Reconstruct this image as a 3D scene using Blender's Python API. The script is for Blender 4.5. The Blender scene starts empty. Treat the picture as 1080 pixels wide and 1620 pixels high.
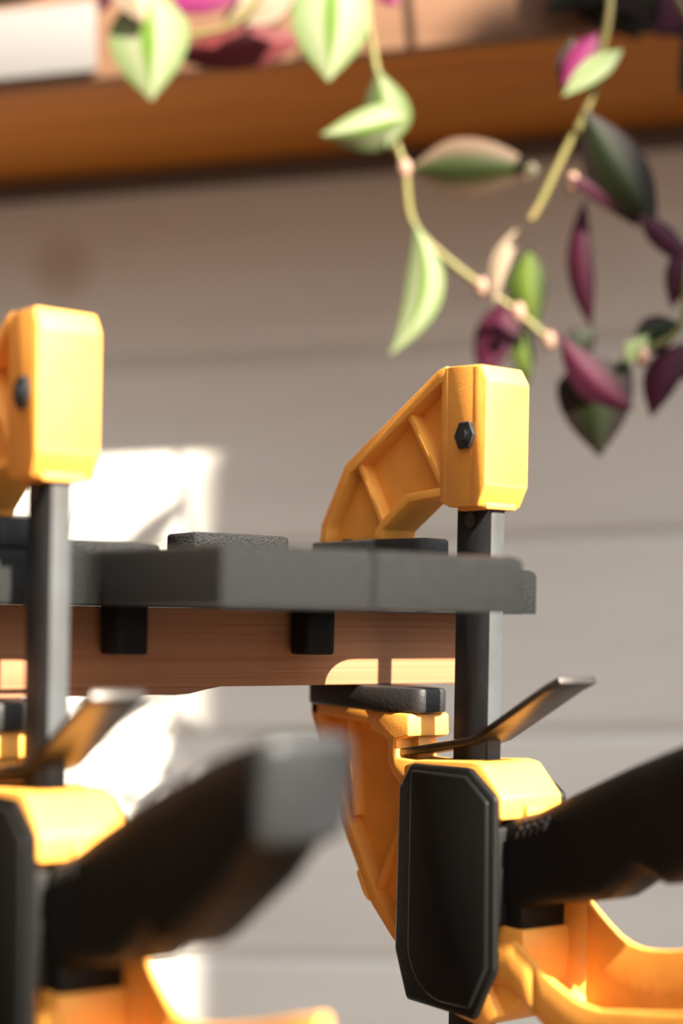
import bpy, bmesh, math, random
from mathutils import Vector, Matrix, Euler

random.seed(4)
C = bpy.context.scene.collection
SC = bpy.context.scene

# ------------------------------------------------------------------ camera, world, sun, exposure
CZ = 1.05                       # camera height above the floor (m)
FPX = 2250.0                    # focal length in pixels of the 1080 wide frame
ROLL = 0.018
HOR = 975.0                     # row of the horizon
cd = bpy.data.cameras.new('camera')
cam = bpy.data.objects.new('camera', cd); C.objects.link(cam)
cam.location = (0, 0, CZ)
cam.rotation_euler = Euler((math.pi/2, -ROLL, 0), 'XYZ')
cd.sensor_fit = 'HORIZONTAL'; cd.sensor_width = 24.0; cd.lens = 50.0
cd.shift_y = (HOR - 810.0) / 1620.0 * 1.5
cd.clip_start = 0.01; cd.clip_end = 100
cd.dof.use_dof = True; cd.dof.focus_distance = 0.618
cd.dof.aperture_fstop = 2.9
SC.camera = cam

SC.view_settings.view_transform = 'Standard'
SC.view_settings.look = 'None'
SC.view_settings.gamma = 1.0
SC.view_settings.use_curve_mapping = False
SC.view_settings.exposure = 0.0

TAN_EL = 0.77
SUN_AZ = Vector((0.57, -0.82)).normalized()
sd = bpy.data.lights.new('sun', 'SUN'); sun = bpy.data.objects.new('sun', sd); C.objects.link(sun)
sdir = Vector((SUN_AZ.x, SUN_AZ.y, TAN_EL)).normalized()
sun.rotation_euler = sdir.to_track_quat('Z', 'Y').to_euler()
sun.location = (2, -3, 4)
sd.energy = 29.0; sd.color = (1.0, 0.89, 0.75); sd.angle = math.radians(0.53)

w = bpy.data.worlds.new('sky'); SC.world = w; w.use_nodes = True
nt = w.node_tree; nt.nodes.clear()
out = nt.nodes.new('ShaderNodeOutputWorld'); bg = nt.nodes.new('ShaderNodeBackground')
tc = nt.nodes.new('ShaderNodeTexCoord')
dp = nt.nodes.new('ShaderNodeVectorMath'); dp.operation = 'DOT_PRODUCT'     # bright open sky behind right, dimmed to the left so left-facing sides stay dark
dp.inputs[1].default_value = Vector((0.55, -0.42, 0.75)).normalized()
rp = nt.nodes.new('ShaderNodeValToRGB')
mr = nt.nodes.new('ShaderNodeMapRange'); mr.inputs[1].default_value = -1; mr.inputs[2].default_value = 1
nt.links.new(tc.outputs['Generated'], dp.inputs[0]); nt.links.new(dp.outputs['Value'], mr.inputs[0]); nt.links.new(mr.outputs[0], rp.inputs[0])
e = rp.color_ramp.elements
e[0].position = 0.45; e[0].color = (0.003, 0.003, 0.0025, 1)
e[1].position = 1.0; e[1].color = (1.0, 1.03, 1.07, 1)
m = e.new(0.72); m.color = (0.035, 0.033, 0.03, 1)
nt.links.new(rp.outputs[0], bg.inputs[0]); bg.inputs[1].default_value = 4.4
nt.links.new(bg.outputs[0], out.inputs[0])

# ------------------------------------------------------------------ helpers
def at(px, py, D):
    """the world point D metres in front of the camera that the lens images at (px, py)"""
    dx, dy = px - 540.0, py - HOR
    c, s = math.cos(ROLL), math.sin(ROLL)
    # undo the roll about the principal point (540, HOR)
    x = dx*c + dy*s; y = -dx*s + dy*c
    return Vector((x*D/FPX, D, CZ - y*D/FPX))

def mat(name, color, rough=0.5, metal=0.0, spec=0.5, noise=None, bump=None, sub=0.0):
    m = bpy.data.materials.new(name); m.use_nodes = True
    n = m.node_tree; b = n.nodes['Principled BSDF']
    b.inputs['Base Color'].default_value = (*color, 1)
    b.inputs['Roughness'].default_value = rough
    b.inputs['Metallic'].default_value = metal
    b.inputs['Specular IOR Level'].default_value = spec
    if sub:
        b.inputs['Subsurface Weight'].default_value = sub
        b.inputs['Subsurface Radius'].default_value = (0.004, 0.0018, 0.0006)
        b.inputs['Subsurface Scale'].default_value = 1.0
    tcn = n.nodes.new('ShaderNodeTexCoord')
    if noise:                                   # (scale xyz, second colour, contrast lo, hi)
        mp = n.nodes.new('ShaderNodeMapping'); mp.inputs['Scale'].default_value = noise[0]
        tx = n.nodes.new('ShaderNodeTexNoise'); tx.inputs['Scale'].default_value = 1.0
        tx.inputs['Detail'].default_value = 6
        cr = n.nodes.new('ShaderNodeValToRGB')
        cr.color_ramp.elements[0].position = noise[2]; cr.color_ramp.elements[0].color = (*color, 1)
        cr.color_ramp.elements[1].position = noise[3]; cr.color_ramp.elements[1].color = (*noise[1], 1)
        n.links.new(tcn.outputs['Object'], mp.inputs[0]); n.links.new(mp.outputs[0], tx.inputs['Vector'])
        n.links.new(tx.outputs[0], cr.inputs[0]); n.links.new(cr.outputs[0], b.inputs['Base Color'])
    if bump:                                    # (scale, strength, distance)
        t2 = n.nodes.new('ShaderNodeTexNoise'); t2.inputs['Scale'].default_value = bump[0]
        t2.inputs['Detail'].default_value = 3
        bp = n.nodes.new('ShaderNodeBump'); bp.inputs['Strength'].default_value = bump[1]
        bp.inputs['Distance'].default_value = bump[2]
        n.links.new(tcn.outputs['Object'], t2.inputs['Vector'])
        n.links.new(t2.outputs[0], bp.inputs['Height']); n.links.new(bp.outputs[0], b.inputs['Normal'])
    return m

M = {}
M['yellow'] = mat('yellow_plastic', (0.86, 0.37, 0.055), 0.6, 0, 0.6, ((60, 60, 60), (0.76, 0.31, 0.04), 0.35, 0.75), (1500, 0.25, 0.0006), 0.05)
M['black'] = mat('black_plastic', (0.006, 0.006, 0.0057), 0.5, 0, 0.15, None, (900, 0.25, 0.0006))
M['jig'] = mat('textured_black_plastic', (0.0105, 0.0112, 0.0115), 0.5, 0, 0.18, ((1400, 1400, 1400), (0.0028, 0.003, 0.003), 0.38, 0.64), (1300, 0.8, 0.0012))
M['jig_rough'] = mat('coarse_textured_black_plastic', (0.019, 0.020, 0.020), 0.5, 0, 0.3, ((1500, 1500, 1500), (0.006, 0.006, 0.006), 0.4, 0.65), (1100, 1.0, 0.002))
M['rubber'] = mat('black_rubber', (0.014, 0.014, 0.014), 0.55, 0, 0.35, None, (600, 0.3, 0.0008))
M['steel'] = mat('dark_steel', (0.027, 0.0285, 0.030), 0.55, 0.0, 0.10, ((90, 90, 25), (0.015, 0.0135, 0.0125), 0.35, 0.7), (500, 0.12, 0.0006))
M['worn_lit'] = mat('worn_sunlit_steel', (0.046, 0.051, 0.054), 0.55, 0.0, 0.2, ((70, 70, 30), (0.032, 0.030, 0.028), 0.4, 0.7))
M['lever'] = mat('black_oxide_steel', (0.06, 0.055, 0.05), 0.38, 0.7, 0.5, ((80, 80, 80), (0.035, 0.03, 0.026), 0.4, 0.7))
M['nut'] = mat('black_steel_nut', (0.045, 0.05, 0.055), 0.35, 0.5)
M['wood'] = mat('brown_hardwood', (0.31, 0.150, 0.078), 0.6, 0, 0.15, ((4, 220, 700), (0.235, 0.105, 0.050), 0.38, 0.72))
M['batten'] = mat('thin_brown_plywood', (0.30, 0.15, 0.08), 0.65, 0, 0.3, ((6, 80, 200), (0.2, 0.09, 0.045), 0.4, 0.7))
M['siding'] = mat('off_white_siding', (0.66, 0.65, 0.60), 0.6, 0, 0.3, ((2.5, 8, 30), (0.61, 0.60, 0.55), 0.4, 0.7))
M['shelf'] = mat('orange_brown_stained_wood', (0.46, 0.165, 0.014), 0.5, 0, 0.3, ((3, 26, 40), (0.37, 0.12, 0.009), 0.4, 0.7))
M['shelf_front'] = mat('pale_pink_wood', (0.16, 0.083, 0.045), 0.6, 0, 0.3, ((4, 40, 50), (0.135, 0.068, 0.036), 0.4, 0.7))
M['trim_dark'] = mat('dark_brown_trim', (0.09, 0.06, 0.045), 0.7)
M['white'] = mat('pale_grey_paint', (0.13, 0.127, 0.12), 0.5)
M['floor'] = mat('warm_brown_decking', (0.085, 0.055, 0.04), 0.7, 0, 0.2, ((1.5, 20, 5), (0.065, 0.042, 0.03), 0.4, 0.7))
M['blocker'] = mat('brown_blocker', (0.20, 0.12, 0.07), 0.7, 0, 0.3, ((20, 20, 2), (0.14, 0.08, 0.045), 0.4, 0.7))
M['blocker_dark'] = mat('dark_brown_blocker', (0.030, 0.018, 0.010), 0.8, 0, 0.1, ((20, 20, 2), (0.02, 0.012, 0.007), 0.4, 0.7))
M['end'] = mat('grey_black_rubber_end', (0.019, 0.021, 0.0225), 0.5, 0, 0.3, ((30, 30, 30), (0.010, 0.011, 0.0115), 0.4, 0.7), (600, 0.3, 0.0008))
M['stem'] = mat('yellow_green_stem', (0.13, 0.12, 0.03), 0.5, 0, 0.3, ((40, 40, 40), (0.18, 0.11, 0.055), 0.5, 0.8))
M['node'] = mat('pink_stem_node', (0.27, 0.16, 0.11), 0.5, 0, 0.4)
M['pot'] = mat('terracotta', (0.42, 0.17, 0.09), 0.8)

def leafmat(name, mid, edge, lo, hi, under=None, trans=0.35, rim=None):
    m = bpy.data.materials.new(name); m.use_nodes = True
    n = m.node_tree; b = n.nodes['Principled BSDF']
    at_ = n.nodes.new('ShaderNodeAttribute'); at_.attribute_name = 'across'
    cr = n.nodes.new('ShaderNodeValToRGB')
    cr.color_ramp.elements[0].position = lo; cr.color_ramp.elements[0].color = (*mid, 1)
    cr.color_ramp.elements[1].position = hi; cr.color_ramp.elements[1].color = (*edge, 1)
    if rim: el = cr.color_ramp.elements.new(1.0); el.color = (*rim, 1)
    n.links.new(at_.outputs['Fac'], cr.inputs[0])
    src = cr.outputs[0]
    if under:
        geo = n.nodes.new('ShaderNodeNewGeometry'); mx = n.nodes.new('ShaderNodeMix'); mx.data_type = 'RGBA'
        n.links.new(geo.outputs['Backfacing'], mx.inputs['Factor'])
        n.links.new(src, mx.inputs['A']); mx.inputs['B'].default_value = (*under, 1); src = mx.outputs['Result']
    n.links.new(src, b.inputs['Base Color']); b.inputs['Roughness'].default_value = 0.55; b.inputs['Specular IOR Level'].default_value = 0.2
    tr = n.nodes.new('ShaderNodeBsdfTranslucent'); n.links.new(src, tr.inputs[0])
    ms = n.nodes.new('ShaderNodeMixShader'); ms.inputs[0].default_value = trans
    n.links.new(b.outputs[0], ms.inputs[1]); n.links.new(tr.outputs[0], ms.inputs[2])
    n.links.new(ms.outputs[0], n.nodes['Material Output'].inputs[0])
    return m
L = {
 'pale': leafmat('pale_variegated_leaf', (0.085, 0.17, 0.012), (0.30, 0.325, 0.20), 0.10, 0.28, None, 0.35, (0.14, 0.21, 0.07)),
 'dark': leafmat('dark_green_leaf', (0.012, 0.018, 0.005), (0.018, 0.008, 0.010), 0.35, 0.95, None, 0.15),
 'edge': leafmat('dark_leaf_pale_margin', (0.02, 0.03, 0.006), (0.13, 0.085, 0.055), 0.3, 0.8, None, 0.2),
 'purple': leafmat('purple_leaf', (0.065, 0.009, 0.026), (0.04, 0.008, 0.018), 0.2, 0.9, None, 0.3),
 'magenta': leafmat('magenta_leaf', (0.20, 0.02, 0.10), (0.13, 0.01, 0.05), 0.2, 0.9, None, 0.35),
 'leaf_shadow': leafmat('burgundy_leaf_shadow', (0.11, 0.014, 0.016), (0.08, 0.012, 0.012), 0.2, 0.9, None, 0.2),
 'green': leafmat('mid_green_leaf', (0.10, 0.15, 0.02), (0.035, 0.05, 0.015), 0.2, 0.9, None, 0.3),
 'cream': leafmat('cream_leaf', (0.28, 0.21, 0.14), (0.30, 0.24, 0.17), 0.2, 0.9, None, 0.3),
}

def finish(bm, name, material, parent=None, smooth=35, loc=None):
    bmesh.ops.recalc_face_normals(bm, faces=bm.faces)
    me = bpy.data.meshes.new(name); bm.to_mesh(me); bm.free()
    me.materials.append(material)
    if smooth:
        for p in me.polygons: p.use_smooth = True
        me.set_sharp_from_angle(angle=math.radians(smooth))
    o = bpy.data.objects.new(name, me); C.objects.link(o)
    if parent: o.parent = parent
    if loc: o.location = loc
    return o

def tag(o, label=None, cat=None, group=None, kind=None):
    if label: o['label'] = label
    if cat: o['category'] = cat
    if group: o['group'] = group
    if kind: o['kind'] = kind
    return o

def empty(name, loc, rz, label, cat, group=None):
    o = bpy.data.objects.new(name, None); C.objects.link(o)
    o.empty_display_size = 0.03
    o.location = loc; o.rotation_euler = (0, 0, rz)
    return tag(o, label, cat, group)

def merge(bm, other):
    me = bpy.data.meshes.new('tmp'); other.to_mesh(me); other.free()
    bm.from_mesh(me); bpy.data.meshes.remove(me)

def bevel(bm, width, segs=2, ang=20):
    if width <= 0: return
    bmesh.ops.recalc_face_normals(bm, faces=bm.faces)
    es = [ed for ed in bm.edges if len(ed.link_faces) == 2 and ed.calc_face_angle() > math.radians(ang)]
    bmesh.ops.bevel(bm, geom=es, offset=width, segments=segs, profile=0.5, affect='EDGES', clamp_overlap=True)

def prism(pts, a0, a1, axis, bev=0.0, segs=2, ang=20):
    """polygon pts extruded along an axis: axis 'x' -> pts are (y,z); 'z' -> pts are (x,y); 'y' -> (x,z)"""
    bm = bmesh.new()
    def v(p, a):
        if axis == 'x': return (a, p[0], p[1])
        if axis == 'y': return (p[0], a, p[1])
        return (p[0], p[1], a)
    A = [bm.verts.new(v(p, a0)) for p in pts]; B = [bm.verts.new(v(p, a1)) for p in pts]
    n = len(pts)
    bm.faces.new(A); bm.faces.new(list(reversed(B)))
    for i in range(n):
        bm.faces.new((A[i], B[i], B[(i+1) % n], A[(i+1) % n]))
    bevel(bm, bev, segs, ang)
    return bm

def box(x0, x1, y0, y1, z0, z1, bev=0.0, segs=2):
    return prism([(x0, y0), (x1, y0), (x1, y1), (x0, y1)], z0, z1, 'z', bev, segs)

def loft(sections, cap=True, closed=True):
    bm = bmesh.new(); rings = [[bm.verts.new(p) for p in s] for s in sections]
    n = len(rings[0])
    for a, b in zip(rings, rings[1:]):
        for i in range(n if closed else n-1):
            bm.faces.new((a[i], a[(i+1) % n], b[(i+1) % n], b[i]))
    if cap:
        bm.faces.new(list(reversed(rings[0]))); bm.faces.new(rings[-1])
    return bm

def tube(pts, r, n=10):
    """round tube through world points; r is a radius or a list"""
    if not isinstance(r, (list, tuple)): r = [r]*len(pts)
    secs = []
    for i, p in enumerate(pts):
        d = (pts[min(i+1, len(pts)-1)] - pts[max(i-1, 0)]).normalized()
        a = d.orthogonal().normalized() if abs(d.y) > .95 else d.cross(Vector((0, 1, 0))).normalized()
        b = d.cross(a).normalized()
        secs.append([p + (a*math.cos(k*2*math.pi/n) + b*math.sin(k*2*math.pi/n))*r[i] for k in range(n)])
    return loft(secs)

def smooth_path(pts, k=6):
    out = []
    P = [pts[0]] + list(pts) + [pts[-1]]
    for i in range(1, len(P)-2):
        for j in range(k):
            t = j/k
            p0, p1, p2, p3 = P[i-1], P[i], P[i+1], P[i+2]
            out.append(0.5*((2*p1) + (p2-p0)*t + (2*p0-5*p1+4*p2-p3)*t*t + (3*p1-p0-3*p2+p3)*t**3))
    out.append(pts[-1]); return out

def mm(pts): return [(a/1000.0, b/1000.0) for a, b in pts]

# ------------------------------------------------------------------ the setting: siding wall, floor, added light blockers
WANG = -math.radians(10.2); WROLL = -0.044
WM = Matrix.Translation((0, 1.30, CZ)) @ Matrix.Rotation(WANG, 4, 'Z') @ Matrix.Rotation(WROLL, 4, 'Y')
def on_wall(o): o.matrix_world = WM; return o

zl = [-0.95, -0.655, -0.483, -0.307, -0.103, 0.072, 0.248, 0.424, 0.60, 0.776, 0.95]
bm = bmesh.new()
for a, b in zip(zl, zl[1:]):
    # lap board: a shadow groove at its lower edge
    merge(bm, prism([(0.020, a), (0.0, a), (-0.001, a+0.004), (-0.001, b-0.013), (0.006, b-0.008), (0.006, b), (0.020, b)], -1.8, 1.5, 'x'))
kn = M['siding'].node_tree; kb = kn.nodes['Principled BSDF']
kv = at(100, 425, 1.0) - Vector((0, 0, CZ)); wi = WM.inverted()
o_ = wi @ Vector((0, 0, CZ)); d_ = (wi @ (Vector((0, 0, CZ))+kv)) - o_
kp = o_ + d_*(-o_.y/d_.y)                          # a brown knot in the third board
ktc = kn.nodes.new('ShaderNodeTexCoord'); kd = kn.nodes.new('ShaderNodeVectorMath'); kd.operation = 'DISTANCE'
kd.inputs[1].default_value = kp; kn.links.new(ktc.outputs['Object'], kd.inputs[0])
kr = kn.nodes.new('ShaderNodeMapRange'); kr.inputs[1].default_value = 0.014; kr.inputs[2].default_value = 0.040
kr.inputs[3].default_value = 0.42; kr.inputs[4].default_value = 0.0
kn.links.new(kd.outputs['Value'], kr.inputs[0])
km = kn.nodes.new('ShaderNodeMix'); km.data_type = 'RGBA'; src_ = kb.inputs['Base Color'].links[0].from_socket
kn.links.new(kr.outputs[0], km.inputs['Factor']); kn.links.new(src_, km.inputs['A']); km.inputs['B'].default_value = (0.34, 0.22, 0.12, 1)
kn.links.new(km.outputs['Result'], kb.inputs['Base Color'])
wall = on_wall(tag(finish(bm, 'wall_back', M['siding'], smooth=20), 'off-white horizontal board siding behind the clamps', None, None, 'structure'))

fl = tag(finish(box(-2.5, 5.0, -3.6, 2.2, -0.05, 0.0), 'floor', M['floor'], smooth=0), 'warm brown decking floor', None, None, 'structure')
FX = 1.92
tag(finish(box(FX, 4.6, -1.64, -1.60, 0.0, CZ+2.915), 'sun_blocker_right', M['blocker'], smooth=0), 'added brown sun blocker, unseen, to the right of the camera', None, None, 'structure')  # unseen slab added to keep sun off the right of wall and plant

tag(finish(box(-0.60, -0.56, -1.2, 1.46, 0.0, CZ+0.95), 'bounce_blocker_left', M['blocker_dark'], smooth=0), 'added dark light blocker, unseen, on the left side', None, None, 'structure')  # unseen panel added to cut bounce from sunlit siding onto left-facing sides

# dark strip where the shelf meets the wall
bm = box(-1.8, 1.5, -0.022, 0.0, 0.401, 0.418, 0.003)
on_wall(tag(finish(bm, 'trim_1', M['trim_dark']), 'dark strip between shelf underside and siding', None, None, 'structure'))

# shelf on the wall
SH = -0.236
sh = empty('wall_shelf', (0, 0, 0), 0, 'long orange-brown wooden shelf high on the white siding wall', 'shelf')
sh.matrix_world = WM
sec = [(0.0, 0.418), (SH+0.03, 0.412), (SH+0.012, 0.414), (SH+0.002, 0.421), (SH+0.001, 0.440), (0.0, 0.440)]
finish(prism(sec, -1.7, 1.4, 'x', 0.002), 'shelf_board', M['shelf'], sh)
o = finish(box(-1.7, 1.4, SH-0.012, SH+0.0005, 0.4118, 0.53, 0.003), 'front_board', M['shelf_front'], sh); o['label'] = 'pale pinkish front board'

# ------------------------------------------------------------------ the clamps
ANG = math.radians(34.0)
U = Vector((math.cos(ANG), math.sin(ANG), 0)); N = Vector((-math.sin(ANG), math.cos(ANG), 0))
RB = Vector((0.058, 0.600, 0)); LB = Vector((-0.1045, 0.5055, 0))
ZB = CZ - 0.32                       # foot of the bar
def zz(pts): return [(a/1000.0, b/1000.0 + 0.32) for a, b in pts]   # clamp-local (s, z) in mm, z from camera height

def thick(path, w):
    """closed strip polygon on the inner side of a polyline"""
    P = [Vector(p) for p in path]; inner = []
    for i, p in enumerate(P):
        d0 = (P[i]-P[i-1]).normalized() if i else (P[1]-P[0]).normalized()
        d1 = (P[i+1]-P[i]).normalized() if i < len(P)-1 else d0
        d = (d0+d1).normalized(); nn = Vector((-d.y, d.x))
        k = w/max(0.5, nn.dot(Vector((-d0.y, d0.x))))
        inner.append(p + nn*k)
    return [tuple(p) for p in P] + [tuple(p) for p in reversed(inner)]

def make_clamp(label):
    t = empty('trigger_clamp', (RB.x, RB.y, ZB), ANG, label, 'clamp', 'yellow and black clamps on the board')
    S = 0.001
    Y, B = M['yellow'], M['black']
    # bar with a drilled dimple
    bar = finish(box(-.0038, .0038, -.0115, .0115, 0.0, 0.32+.070, 0.0009), 'bar', M['steel'], t); bar['label'] = 'flat dark steel bar'
    bar.data.materials.append(M['worn_lit'])                 # narrow edges: slight wear, mostly sunlight put into the colour
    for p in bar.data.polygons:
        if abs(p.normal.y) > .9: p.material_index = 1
    bm = bmesh.new()
    bmesh.ops.create_cone(bm, cap_ends=True, segments=20, radius1=.0034, radius2=.0026, depth=.0012, matrix=Matrix.Translation((-.0041, .0015, .32+.0415)) @ Matrix.Rotation(math.pi/2, 4, 'Y'))
    finish(bm, 'rivet', M['nut'], bar)
    # fixed upper jaw: octagonal head block + ribbed arm
    bm = bmesh.new()
    merge(bm, prism(zz([(-16.3, 98), (-11.8, 104.6), (10, 106.4), (10, 48), (8, 46.8), (-11.5, 46.3), (-16.3, 54.5)]), -.0112, .0112, 'x', .0006))
    merge(bm, prism(zz([(-16.3, 97.6), (-11.9, 104.2), (-6.8, 104.5), (-6.8, 46.6), (-11.6, 46.5), (-16.3, 54.8)]), -.0116, .0116, 'x', .0009))
    fr = [[(-.0112, .0095, z0_), (.0112, .0095, z0_), (.0112, .0095, z1_), (-.0112, .0095, z1_)] for z0_, z1_ in ((.3675, .4262),)]
    fr.append([(-.0098, .0160, .3695), (.0098, .0160, .3695), (.0098, .0160, .4267), (-.0098, .0160, .4267)])
    x = loft(fr); bevel(x, .0005, 2); merge(bm, x)
    merge(bm, prism(mm([(-8, -13.5), (8, -13.5), (8, 6), (-8, 6)]), .3653, .368, 'z', .0006))
    merge(bm, prism(zz([(10, 105), (87, 70), (106, 43), (107, 36), (64, 36), (60, 41), (40, 53), (10, 54)]), -.0032, .0032, 'x'))
    merge(bm, prism(zz([(12, 107.2), (17.6, 106.3), (87.5, 71.3), (107, 44), (108.5, 35), (102.5, 35), (101.5, 42), (84, 66.5), (17, 100), (12, 101)]), -.0105, .0105, 'x', .0007))
    merge(bm, prism(zz([(12, 52.2), (38, 50.8), (58, 39.5), (60, 35), (66, 35), (63, 40), (59, 43.5), (41, 54.6), (12, 56)]), -.0098, .0098, 'x', .0008))
    for (a, b, c, d) in ((41, 91, 15, 56), (79, 72, 58, 41)):
        dv = Vector((c-a, d-b)).normalized(); nv = Vector((-dv.y, dv.x))*1.6
        merge(bm, prism(zz([(a+nv.x, b+nv.y), (c+nv.x, d+nv.y), (c-nv.x, d-nv.y), (a-nv.x, b-nv.y)]), -.0092, .0092, 'x', .0005))
    uj = finish(bm, 'fixed_jaw', Y, t, 30); uj['label'] = 'yellow ribbed upper jaw'
    bm = bmesh.new()
    for sgn in (-1, 1):
        mx = Matrix.Translation((sgn*.0121, -.0035, .32+.076)) @ Matrix.Rotation(math.pi/2, 4, 'Y')
        x = bmesh.new(); bmesh.ops.create_cone(x, cap_ends=True, segments=6, radius1=.0066, radius2=.0062, depth=.002, matrix=mx); bevel(x, .0004, 1); merge(bm, x)
        mx = Matrix.Translation((sgn*.0135, -.0035, .32+.076)) @ Matrix.Rotation(math.pi/2, 4, 'Y')
        x = bmesh.new(); bmesh.ops.create_cone(x, cap_ends=True, segments=24, radius1=.0045, radius2=.0038, depth=.0008, matrix=mx); merge(bm, x)
        x = bmesh.new(); bmesh.ops.create_cone(x, cap_ends=True, segments=24, radius1=.0030, radius2=.0024, depth=.0012, matrix=Matrix.Translation((sgn*.0004, 0, 0)) @ mx); merge(bm, x)
    n = finish(bm, 'hex_nut', M['nut'], uj); n['label'] = 'black hex nut'
    # pads
    def pad(z0, z1, flip):
        pl = mm([(-9.0, 33), (-6.5, 30), (6.5, 30), (9.0, 33), (15, 55), (15, 108), (11.5, 113), (-11.5, 113), (-15, 108), (-15, 55)])
        p = prism(pl, .32+z0/1000, .32+z1/1000, 'z', .0016, 2)
        zc = z0 if flip else z1
        for (x, y) in ((-7, 62), (-8, 88), (7, 62), (8, 88)):
            q = box(x/1000-.002, x/1000+.002, y/1000-.002, y/1000+.002, .32+(zc-1.2)/1000, .32+(zc+1.2)/1000, .0005); merge(p, q)
        return p
    o = finish(pad(23.3, 35.0, False), 'upper_pad', M['rubber'], t); o['label'] = 'black upper pad'
    lowers = []
    o = finish(pad(-42.0, -31.0, True), 'lower_pad', M['rubber'], t); o['label'] = 'black lower pad'; lowers.append(o)
    # moving lower jaw
    bm = bmesh.new()
    merge(bm, prism(zz([(112, -43), (37, -43), (36, -62), (26, -78), (26, -150), (44, -141), (59, -129.5), (85, -96)]), -.0032, .0032, 'x'))
    merge(bm, prism(zz([(113, -42), (113, -47), (86, -96.5), (60, -130), (44, -142), (24, -153), (24, -146), (42, -136.5), (56, -125), (81, -92.5), (107, -47), (107, -42)]), -.0105, .0105, 'x', .0007))
    merge(bm, prism(zz([(113, -42), (113, -47), (40, -49), (40, -42)]), -.0105, .0105, 'x', .0007))
    merge(bm, prism(zz([(33.5, -42.2), (62, -42.2), (64, -47), (61, -51.5), (52, -53), (48, -56), (49, -64), (44, -70), (35, -76), (26, -76), (26, -62), (41.5, -62), (42, -54), (33, -52)]), -.0115, .0115, 'x', .0012))
    for (a, b, c, d) in ((85, -47, 77, -92), (60, -126, 36, -84)):
        dv = Vector((c-a, d-b)).normalized(); nv = Vector((-dv.y, dv.x))*1.5
        merge(bm, prism(zz([(a+nv.x, b+nv.y), (c+nv.x, d+nv.y), (c-nv.x, d-nv.y), (a-nv.x, b-nv.y)]), -.0092, .0092, 'x', .0005))
    merge(bm, prism(zz([(66, -121), (71, -116), (71.5, -118), (66, -126), (62, -129)]), -.011, -.004, 'x', .0005))
    o = finish(bm, 'moving_jaw', Y, t, 30); o['label'] = 'yellow ribbed lower jaw'; lowers.append(o)
    # housing
    bm = bmesh.new()
    merge(bm, prism(zz([(30, -64), (22, -61), (-16, -58), (-22, -58.6), (-35.5, -70.5), (-35.5, -79.5), (-28, -81), (-28, -148), (-36, -157), (-24, -164), (20, -161), (30, -142)]), -.0162, .0162, 'x', .0014))
    merge(bm, prism(zz([(-26, -122), (-45, -121.5), (-46, -131), (-44, -148), (-36, -157), (-26, -160)]), -.0125, .0125, 'x', .0012))
    merge(bm, box(-.005, .004, -.0385, -.0335, .32-.0818, .32-.074, .001))
    hs = finish(bm, 'housing', Y, t, 30); hs['label'] = 'yellow sliding housing'; lowers.append(hs)
    cov = [(29, -73), (20.5, -62), (-18, -60.2), (-35, -70.5), (-36.3, -139), (-24, -161), (21, -163), (30, -143)]
    ins = [(18.5, -64.5), (-18, -63.5), (-32, -72.5), (-33.2, -138), (-23, -156.5), (-4, -158)]
    ins += [(-4+22.5*math.sin(k*math.pi/16), -138-20*math.cos(k*math.pi/16)) for k in range(1, 9)]
    for sgn in (-1, 1):
        bm = prism(zz(cov), sgn*.0160, sgn*.0196, 'x', .0018)
        merge(bm, prism(zz(ins), sgn*.0188, sgn*.0212, 'x', .0018, 3, 35))
        o = finish(bm, 'side_cover', B, t, 40); o['label'] = 'black plastic side cover'; lowers.append(o)
    # handle: lofted rounded sections along -s, rising
    top = [(24, -82), (35, -79), (50, -74.5), (72, -64), (95, -53.5), (113, -46), (144, -34), (160, -29), (168.5, -26.5), (171.5, -28)]
    bot = [(24, -120), (35, -119), (50, -111), (72, -106.5), (86, -103), (98, -95), (104, -89), (110, -90.5), (116, -92.5), (122, -89.5), (150, -70), (168, -55), (171.5, -52)]
    wid = [(24, 13), (50, 13.5), (72, 14), (113, 14), (150, 14.2), (160, 14.2), (168, 14.0), (171.5, 12.6)]
    def interp(tab, x):
        for (a, va), (b, vb) in zip(tab, tab[1:]):
            if x <= b: return va + (vb-va)*(x-a)/(b-a)
        return tab[-1][1]
    secs = []
    for tt in (24, 35, 50, 62, 72, 78, 86, 92, 98, 101, 104, 107, 110, 113, 116, 119, 122, 130, 140, 150, 160, 168, 171.5):
        a, b, h = interp(top, tt), interp(bot, tt), interp(wid, tt)
        zc, hz = (a+b)/2, (a-b)/2
        r = []
        for k in range(28):
            th = 2*math.pi*k/28; cc, ss = math.cos(th), math.sin(th)
            ex = 0.42
            px = h*math.copysign(abs(cc)**ex, cc); pz = hz*math.copysign(abs(ss)**ex, ss)
            lean = (pz/hz)*2.0 if tt > 150 else 0
            r.append((px*S, -(tt+lean)*S, (zc+pz)*S+.32))
        secs.append(r)
    bm = loft(secs)
    merge(bm, box(-.0118, .0118, -.0435, -.026, .32-.1235, .32-.085, .002))
    merge(bm, box(-.0168, .0168, -.0345, -.024, .32-.1215, .32-.0825, .0015))
    hd = finish(bm, 'handle', B, t, 42); hd['label'] = 'black pistol handle'; lowers.append(hd)
    bm = bmesh.new()
    for k in range(5):
        s0 = 41 + k*4.0; zt = .32+interp(top, s0)/1000
        y0 = -s0/1000
        for k2 in range(3):                        # a slanted rib following the rounded shoulder
            xx = (-.0145, -.0141, -.0126)[k2]; zb, zt2 = zt-(.0095, .0066, .0040)[k2], zt-(.0064, .0038, .0012)[k2]
            yb, yt = y0-(.0, .0012, .0024)[k2], y0-(.0013, .0025, .0037)[k2]
            merge(bm, prism([(yb, zb), (yt, zt2), (yt-.0012, zt2), (yb-.0012, zb)], xx, xx+.003, 'x', .0002, 1))
    finish(bm, 'grip_ridges', M['rubber'], hd)
    rr = []
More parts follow.
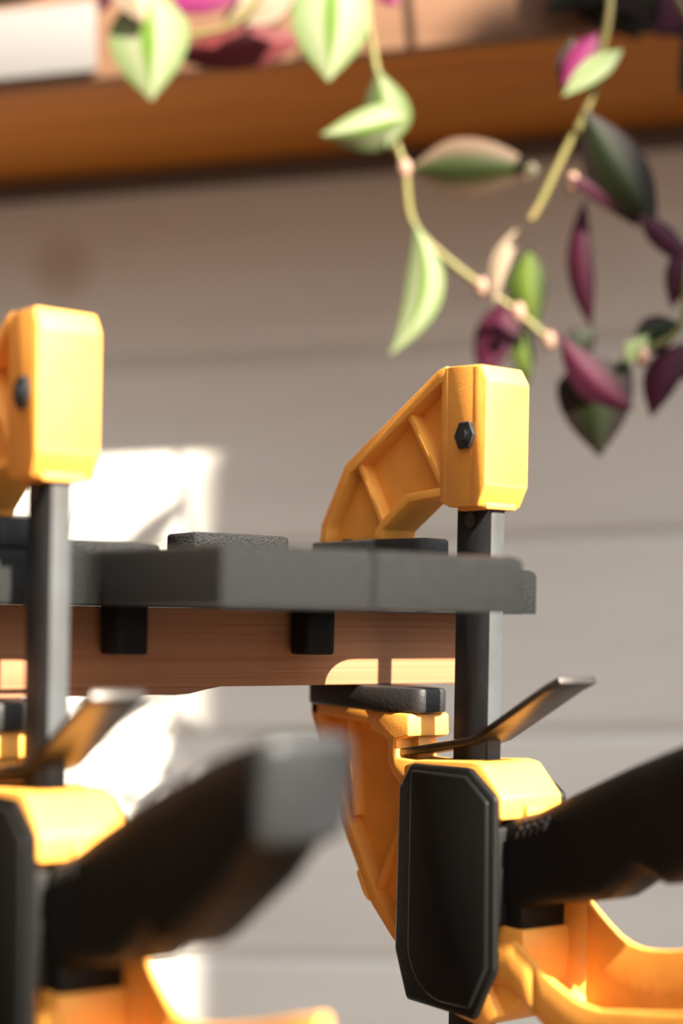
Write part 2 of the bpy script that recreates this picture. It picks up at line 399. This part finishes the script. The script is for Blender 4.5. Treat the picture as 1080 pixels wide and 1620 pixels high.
    for tt, f in ((168.0, 1.012), (171.8, .985), (173.4, .88), (173.8, .80)):
        a, b, h = -26.8, -55.5, 14.1
        zc, hz = (a+b)/2, (a-b)/2
        rr.append([(h*f*math.copysign(abs(math.cos(k*math.pi/14))**.38, math.cos(k*math.pi/14))*S, -(tt+2*math.copysign(abs(math.sin(k*math.pi/14))**.38, math.sin(k*math.pi/14)))*S,
                    (zc+hz*f*math.copysign(abs(math.sin(k*math.pi/14))**.38, math.sin(k*math.pi/14)))*S+.32) for k in range(28)])
    ec = finish(loft(rr), 'end_cap', M['end'], hd); ec['label'] = 'grey black end of the handle'
    # trigger: an open trough, far wall taller than the near one
    tn = [(22, -134), (30, -130), (42, -126), (48.5, -129.5), (64, -136.5), (80, -141.5), (90, -141.5), (126, -134), (160, -124)]
    tf = [(30, -100), (40, -102), (52.6, -108.6), (64, -116.5), (75, -122.5), (86, -123.5), (100, -121), (126, -114), (160, -103)]
    secs = []
    for tt in (24, 30, 36, 42, 48, 56):
        a, f = interp(tn, tt), interp(tf, tt); b = a - (10 if tt < 28 else 15 if tt < 38 else 19)
        secs.append([(x*S, -tt*S, z*S+.32) for x, z in ((-15, a), (-15.5, b+2), (-13, b-1.5), (13, b-1.5), (15.5, b+2), (15, f), (12, f), (11.5, b+4), (9, b+2.5), (-9, b+2.5), (-11.5, b+4), (-12, a))])
    bm = loft(secs); bevel(bm, .0006, 1, 30)
    for x0, x1, tab in ((-15.5, -12, tn), (12, 15.5, tf)):          # the two side plates run on past the root
        secs = []
        for tt in (54, 60, 66, 72, 78, 84, 90, 98, 110, 126, 145, 162):
            a = interp(tab, tt); b = interp(tn, tt) - 19
            secs.append([(x*S, -tt*S, z*S+.32) for x, z in ((x0, a), (x0, b), (x1, b), (x1, a))])
        x = loft(secs); bevel(x, .0008, 2, 50); merge(bm, x)
    merge(bm, box(-.013, .013, -.162, -.156, .32-.141, .32-.126, .001))
    o = finish(bm, 'trigger', Y, t, 45); o['label'] = 'yellow squeeze trigger'; lowers.append(o)
    # release lever: bent steel plate around the bar
    prof = [(42, -58), (20, -54), (-4, -49.5), (-10, -47.6), (-16, -44.5), (-40, -31.5), (-52, -25), (-60, -21.5)]
    bm = prism(zz(thick(prof, 3.2)), -.0095, .0095, 'x', .0006)
    o = finish(bm, 'release_lever', M['lever'], t, 30); o['label'] = 'bent black steel lever'; lowers.append(o)
    return t, lowers

clamp, lowers = make_clamp('sharply focused yellow and black trigger clamp on the right, its black hex nut in view')
low_names = {o.name for o in lowers}
def copy_tree(o, parent=None):
    c = o.copy(); C.objects.link(c)
    if parent: c.parent = parent
    for ch in list(o.children): copy_tree(ch, c)
    return c
left = clamp.copy(); C.objects.link(left); left.location = (LB.x, LB.y, ZB)
left['label'] = 'blurred nearer yellow and black trigger clamp, cut off by the left edge of view'
for ch in list(clamp.children):
    c = copy_tree(ch, left)
    if ch.name in low_names: c.location.z -= 0.0034

# ------------------------------------------------------------------ the board and what lies under it
def placed(o):
    o.location = (RB.x, RB.y, CZ); o.rotation_euler = (0, 0, ANG); return o
bm = box(-.54, .056, .066, .30, -.0309, .0024, .0008)
placed(tag(finish(bm, 'wooden_board', M['wood']), 'thick brown wooden board held in the jaws of both clamps', 'board'))
bm = prism([(-.54, -.031), (-.085, -.031), (-.092, -.0322), (-.100, -.0339), (-.107, -.0343), (-.54, -.0343)], .069, .28, 'y', .0003)
placed(tag(finish(bm, 'plywood_strip', M['batten']), 'thin dark brown plywood strip under the left of the board', 'strip'))

# ------------------------------------------------------------------ black jig on the board
jg = empty('edge_jig', (RB.x, RB.y, CZ+.0026), ANG, 'black plastic edge guide plate lying on the wooden board between the clamps', 'jig')
def jz(pts): return pts
def fillet(cx, cy, r, a0, a1, n=7):
    return [(cx+r*math.cos(a0+(a1-a0)*k/n), cy+r*math.sin(a0+(a1-a0)*k/n)) for k in range(n+1)]
H = math.pi/2
PR, PL, FR = -33.0, -162.0, -67.0
outl = [(67, 37.5), (67, 150), (-264, 150), (-264, 37.5)]
outl += fillet(PL-15, 37.5-15, 15, H, 0)
outl += [(PL, FR), (PR, FR)]
outl += fillet(PR+15, 37.5-15, 15, 2*H, H)
bm = prism(mm(outl), .0, .0205, 'z', 0)
bmesh.ops.recalc_face_normals(bm, faces=bm.faces)
es = [ed for ed in bm.edges if len(ed.link_faces) == 2 and ed.calc_face_angle() > math.radians(60)
      and (min(v.co.z for v in ed.verts) > .015 or abs(ed.verts[0].co.z-ed.verts[1].co.z) > .01)]
bmesh.ops.bevel(bm, geom=es, offset=.0032, segments=2, profile=0.5, affect='EDGES', clamp_overlap=True)
finish(bm, 'plate', M['jig'], jg, 25)
bm = box((-102.8)/1000, (-101.0)/1000, (FR-.25)/1000, (FR+4)/1000, .0006, .0200)
g = finish(bm, 'centre_mark', M['black'], jg); g['label'] = 'dark centre line'
for (a, b, s0, s1, h) in ((-105, -57, 58, 84, 31.5), (-168, -126, 44, 60, 25.0), (-70, -29, 44, 60, 25.0), (-66, -50, 74, 90, 30.0)):
    pl = [(a, s0), (b-4, s0), (b, s0+3), (b, s1), (a, s1)]
    st = finish(prism(mm(pl), .020, h/1000, 'z', .0016), 'stop_block', M['jig_rough'], jg)
for u0 in (-46.5, -136.5):
    r = []
    for k in range(24):
        th = 2*math.pi*k/24; cc, ss = math.cos(th), math.sin(th)
        r.append((u0+8.3*math.copysign(abs(cc)**.5, cc), 57+7.6*math.copysign(abs(ss)**.5, ss)))
    finish(prism(mm(r), -.0195, .002, 'z', .0012, 2, 50), 'peg', M['black'], jg)

# ------------------------------------------------------------------ white plate on the shelf front
o = finish(box(-0.55, -0.133, SH-0.0165, SH-0.0122, 0.4172, 0.470, .0015), 'name_plate', M['white'])
tag(o, 'blank pale grey rectangular plate on the shelf front, far left', 'plate'); on_wall(o)

# ------------------------------------------------------------------ trailing plant
pb = at(700, -330, 1.02)
plant = empty('trailing_plant', (pb.x, pb.y, pb.z), 0, 'variegated trailing plant with green, cream and purple leaves hanging from the shelf', 'plant')
def P(o): o.matrix_parent_inverse = plant.matrix_world.inverted(); return o
plant_inv = Matrix.Translation(-pb)
def pfinish(bm, name, m, parent, smooth=60):
    bmesh.ops.transform(bm, matrix=plant_inv, verts=bm.verts)
    return finish(bm, name, m, parent, smooth)

def leaf(parent, kind, base, tip, width, D, bend=0.0, fold=0.25, face=0.0, D2=None, shape=0.42, side=0.0):
    """a lance-shaped leaf; width in frame pixels; bend curves it sideways, fold makes a V section, face turns it about its midrib"""
    p0, p1 = at(*base, D), at(*tip, D2 or D)
    ax = p1-p0; ln = ax.length; ax.normalize()
    nrm = Vector((0, -1, 0)); sd_ = ax.cross(nrm).normalized(); nrm = sd_.cross(ax).normalized()
    q = Matrix.Rotation(face, 3, ax); sv = q @ sd_; nv = q @ nrm
    wd = width*D/FPX/2/max(0.25, abs(math.cos(face)))
    bm = bmesh.new(); NS, NA = 14, 4
    lay = bm.verts.layers.float.new('across')
    rows = []
    for i in range(NS+1):
        t = i/NS
        prof = (math.sin(math.pi*min(1, t/shape*0.5)) if t < shape else math.cos(math.pi/2*((t-shape)/(1-shape))**1.15))
        prof = max(0.03, prof)
        c = p0 + ax*ln*t + sd_*ln*bend*4*t*(1-t)*0.5 + nv*ln*(0.06*math.sin(math.pi*t))
        row = []
        for j in range(-NA, NA+1):
            f = j/NA
            v = bm.verts.new(c + sv*wd*prof*f + nv*(wd*prof*(abs(f)*fold*(-1))) + sv*side*wd*prof*(1-abs(f)))
            v[lay] = abs(f) + 0.25*max(0, t-0.55); row.append(v)
        rows.append(row)
    for a, b in zip(rows, rows[1:]):
        for j in range(2*NA): bm.faces.new((a[j], a[j+1], b[j+1], b[j]))
    # real thickness
    r = bmesh.ops.extrude_face_region(bm, geom=list(bm.faces))
    for g_ in r['geom']:
        if isinstance(g_, bmesh.types.BMVert): g_.co -= nv*0.0005
    return pfinish(bm, 'leaf', L[kind], parent)

def stem(pts, D, r=2.6):
    w_ = [at(x, y, d) for x, y, d in pts]
    sp = smooth_path(w_)
    return pfinish(tube(sp, r*D/FPX, 8), 'stem', M['stem'], plant)
def node(st, x, y, D, r=9):
    bm = bmesh.new(); bmesh.ops.create_uvsphere(bm, u_segments=12, v_segments=8, radius=r*D/FPX)
    bmesh.ops.scale(bm, vec=(1, 1, 1.5), verts=bm.verts); bmesh.ops.translate(bm, vec=at(x, y, D), verts=bm.verts)
    return pfinish(bm, 'stem_node', M['node'], st)

# left strand along the shelf front
D = .97
s1 = stem([(700, -330, 1.0), (520, -180, .97), (420, -20, .97), (360, 42, .97), (270, 55, .97), (235, 20, .97), (222, -10, .97)], D, 5)
leaf(s1, 'pale', (232, -22), (239, 158), 128, .96, 0.0, 0.2, 0.1, None, .40)
leaf(s1, 'cream', (185, -60), (228, 36), 56, .95, 0.0)
leaf(s1, 'magenta', (395, -28), (262, 16), 62, .965, 0.0, 0.2, 0.2)
leaf(s1, 'leaf_shadow', (480, 62), (268, 92), 72, 1.005, 0.0)  # dark red sheet standing in for a leaf shadow on the shelf front
leaf(s1, 'cream', (470, -12), (352, 30), 62, .975, 0.0)
leaf(s1, 'dark', (150, -70), (-40, 12), 60, .96, 0.0)
leaf(s1, 'purple', (180, -60), (160, 22), 36, .975)
# middle strand
D = .92
s2 = stem([(700, -330, 1.0), (600, -150, .95), (580, -20, .92), (590, 80, .92), (600, 130, .92), (622, 215, .92), (640, 270, .92), (650, 345, .92), (685, 392, .92), (770, 460, .92), (815, 492, .92), (868, 538, .92)], D, 6)
leaf(s2, 'pale', (528, -70), (519, 128), 125, .91, 0.0, 0.2, 0.0, None, .45)
leaf(s2, 'magenta', (590, -60), (548, 30), 44, .93, 0.0)
leaf(s2, 'magenta', (600, -30), (630, 8), 40, .95, 0.0)
leaf(s2, 'pale', (598, 112), (612, 234), 78, .915, 0.0, 0.35, 0.5, None, .62)
leaf(s2, 'pale', (640, 186), (508, 213), 64, .91, -0.12, 0.5, -0.35, None, .30)
leaf(s2, 'edge', (648, 268), (850, 266), 84, .93, -0.02, 0.3, 0.35, None, .4)
leaf(s2, 'pale', (655, 352), (616, 562), 60, .915, -0.34, 0.35, 0.3, None, .45)
leaf(s2, 'cream', (832, 352), (782, 482), 28, .915, 0.22, 0.4, 0.2, None, .5)
leaf(s2, 'green', (838, 392), (848, 520), 62, .93, 0.18, 0.3, 0.3)
leaf(s2, 'purple', (810, 470), (762, 600), 66, .935, 0.05, 0.3, 0.3)
leaf(s2, 'green', (815, 500), (835, 610), 40, .945)
for x, y in ((640, 268), (762, 455), (868, 540)): node(s2, x, y, .92, 11)
node(s2, 820, 495, .915, 11)
# right strand
D = .90
s3 = stem([(700, -330, 1.0), (860, -200, .93), (960, -40, .9), (945, 110, .9), (925, 180, .9), (893, 240, .9), (855, 320, .9), (838, 348, .9)], D, 6)
leaf(s3, 'magenta', (945, 52), (890, 135), 46, .90, 0.0, 0.3, 0.2)
leaf(s3, 'pale', (985, 78), (890, 152), 42, .89, 0.05, 0.3, 0.3)
leaf(s3, 'dark', (905, 60), (895, 150), 40, .91)
leaf(s3, 'dark', (925, 175), (1038, 362), 92, .89, 0.06, 0.3, 0.2, None, .5)
leaf(s3, 'purple', (900, 280), (1010, 360), 30, .895, -0.1)
leaf(s3, 'purple', (925, 315), (936, 520), 40, .91, 0.12, 0.3, 0.3, None, .5)
leaf(s3, 'edge', (830, 265), (850, 275), 26, .92)
node(s3, 906, 290, .90, 12)
s4 = stem([(1000, -120, .9), (1120, 100, .88), (1125, 300, .89), (1095, 385, .89), (1085, 440, .88), (1075, 520, .88), (1010, 555, .88), (985, 545, .88)], D, 5)
leaf(s4, 'purple', (1010, 340), (1095, 420), 40, .885)
leaf(s4, 'purple', (1090, 380), (1062, 488), 44, .885, 0.05)
leaf(s4, 'purple', (885, 528), (1002, 648), 58, .88, 0.18, 0.3, 0.2, None, .55)
leaf(s4, 'dark', (935, 560), (948, 722), 116, .885, 0.0, 0.3, 0.3, None, .28)
leaf(s4, 'dark', (940, 520), (895, 560), 50, .89)
leaf(s4, 'dark', (1000, 545), (1078, 512), 58, .88, 0.0, 0.3, 0.3)
leaf(s4, 'pale', (990, 572), (1025, 530), 34, .875)
leaf(s4, 'purple', (1085, 540), (1030, 660), 56, .88, 0.18, 0.3, 0.3)
leaf(s4, 'green', (990, 560), (975, 650), 30, .89)
leaf(s4, 'purple', (1060, 560), (1110, 590), 56, .88)
node(s4, 1015, 562, .878, 12)
# leaves crowding the upper right corner and above the frame, some added for their shade
leaf(s3, 'dark', (930, -160), (1080, 45), 150, .93)
leaf(s3, 'dark', (1080, -120), (985, 40), 110, .95)
leaf(s3, 'purple', (1120, -60), (1040, 60), 70, .92)
leaf(s4, 'dark', (1180, -40), (1075, 150), 90, .92)
leaf(s3, 'dark', (870, -120), (1010, 62), 120, 1.0)
leaf(s3, 'dark', (1000, -90), (1130, 60), 150, 1.01)
leaf(s3, 'dark', (1090, 10), (930, 30), 70, 1.0)
leaf(s3, 'dark', (1000, -60), (860, 20), 60, .99)
leaf(s3, 'magenta', (1110, -10), (1052, 30), 40, .95)
leaf(s3, 'dark', (965, -335), (745, -125), 74, .89)  # unseen leaf added to cast the slanted streak on the siding
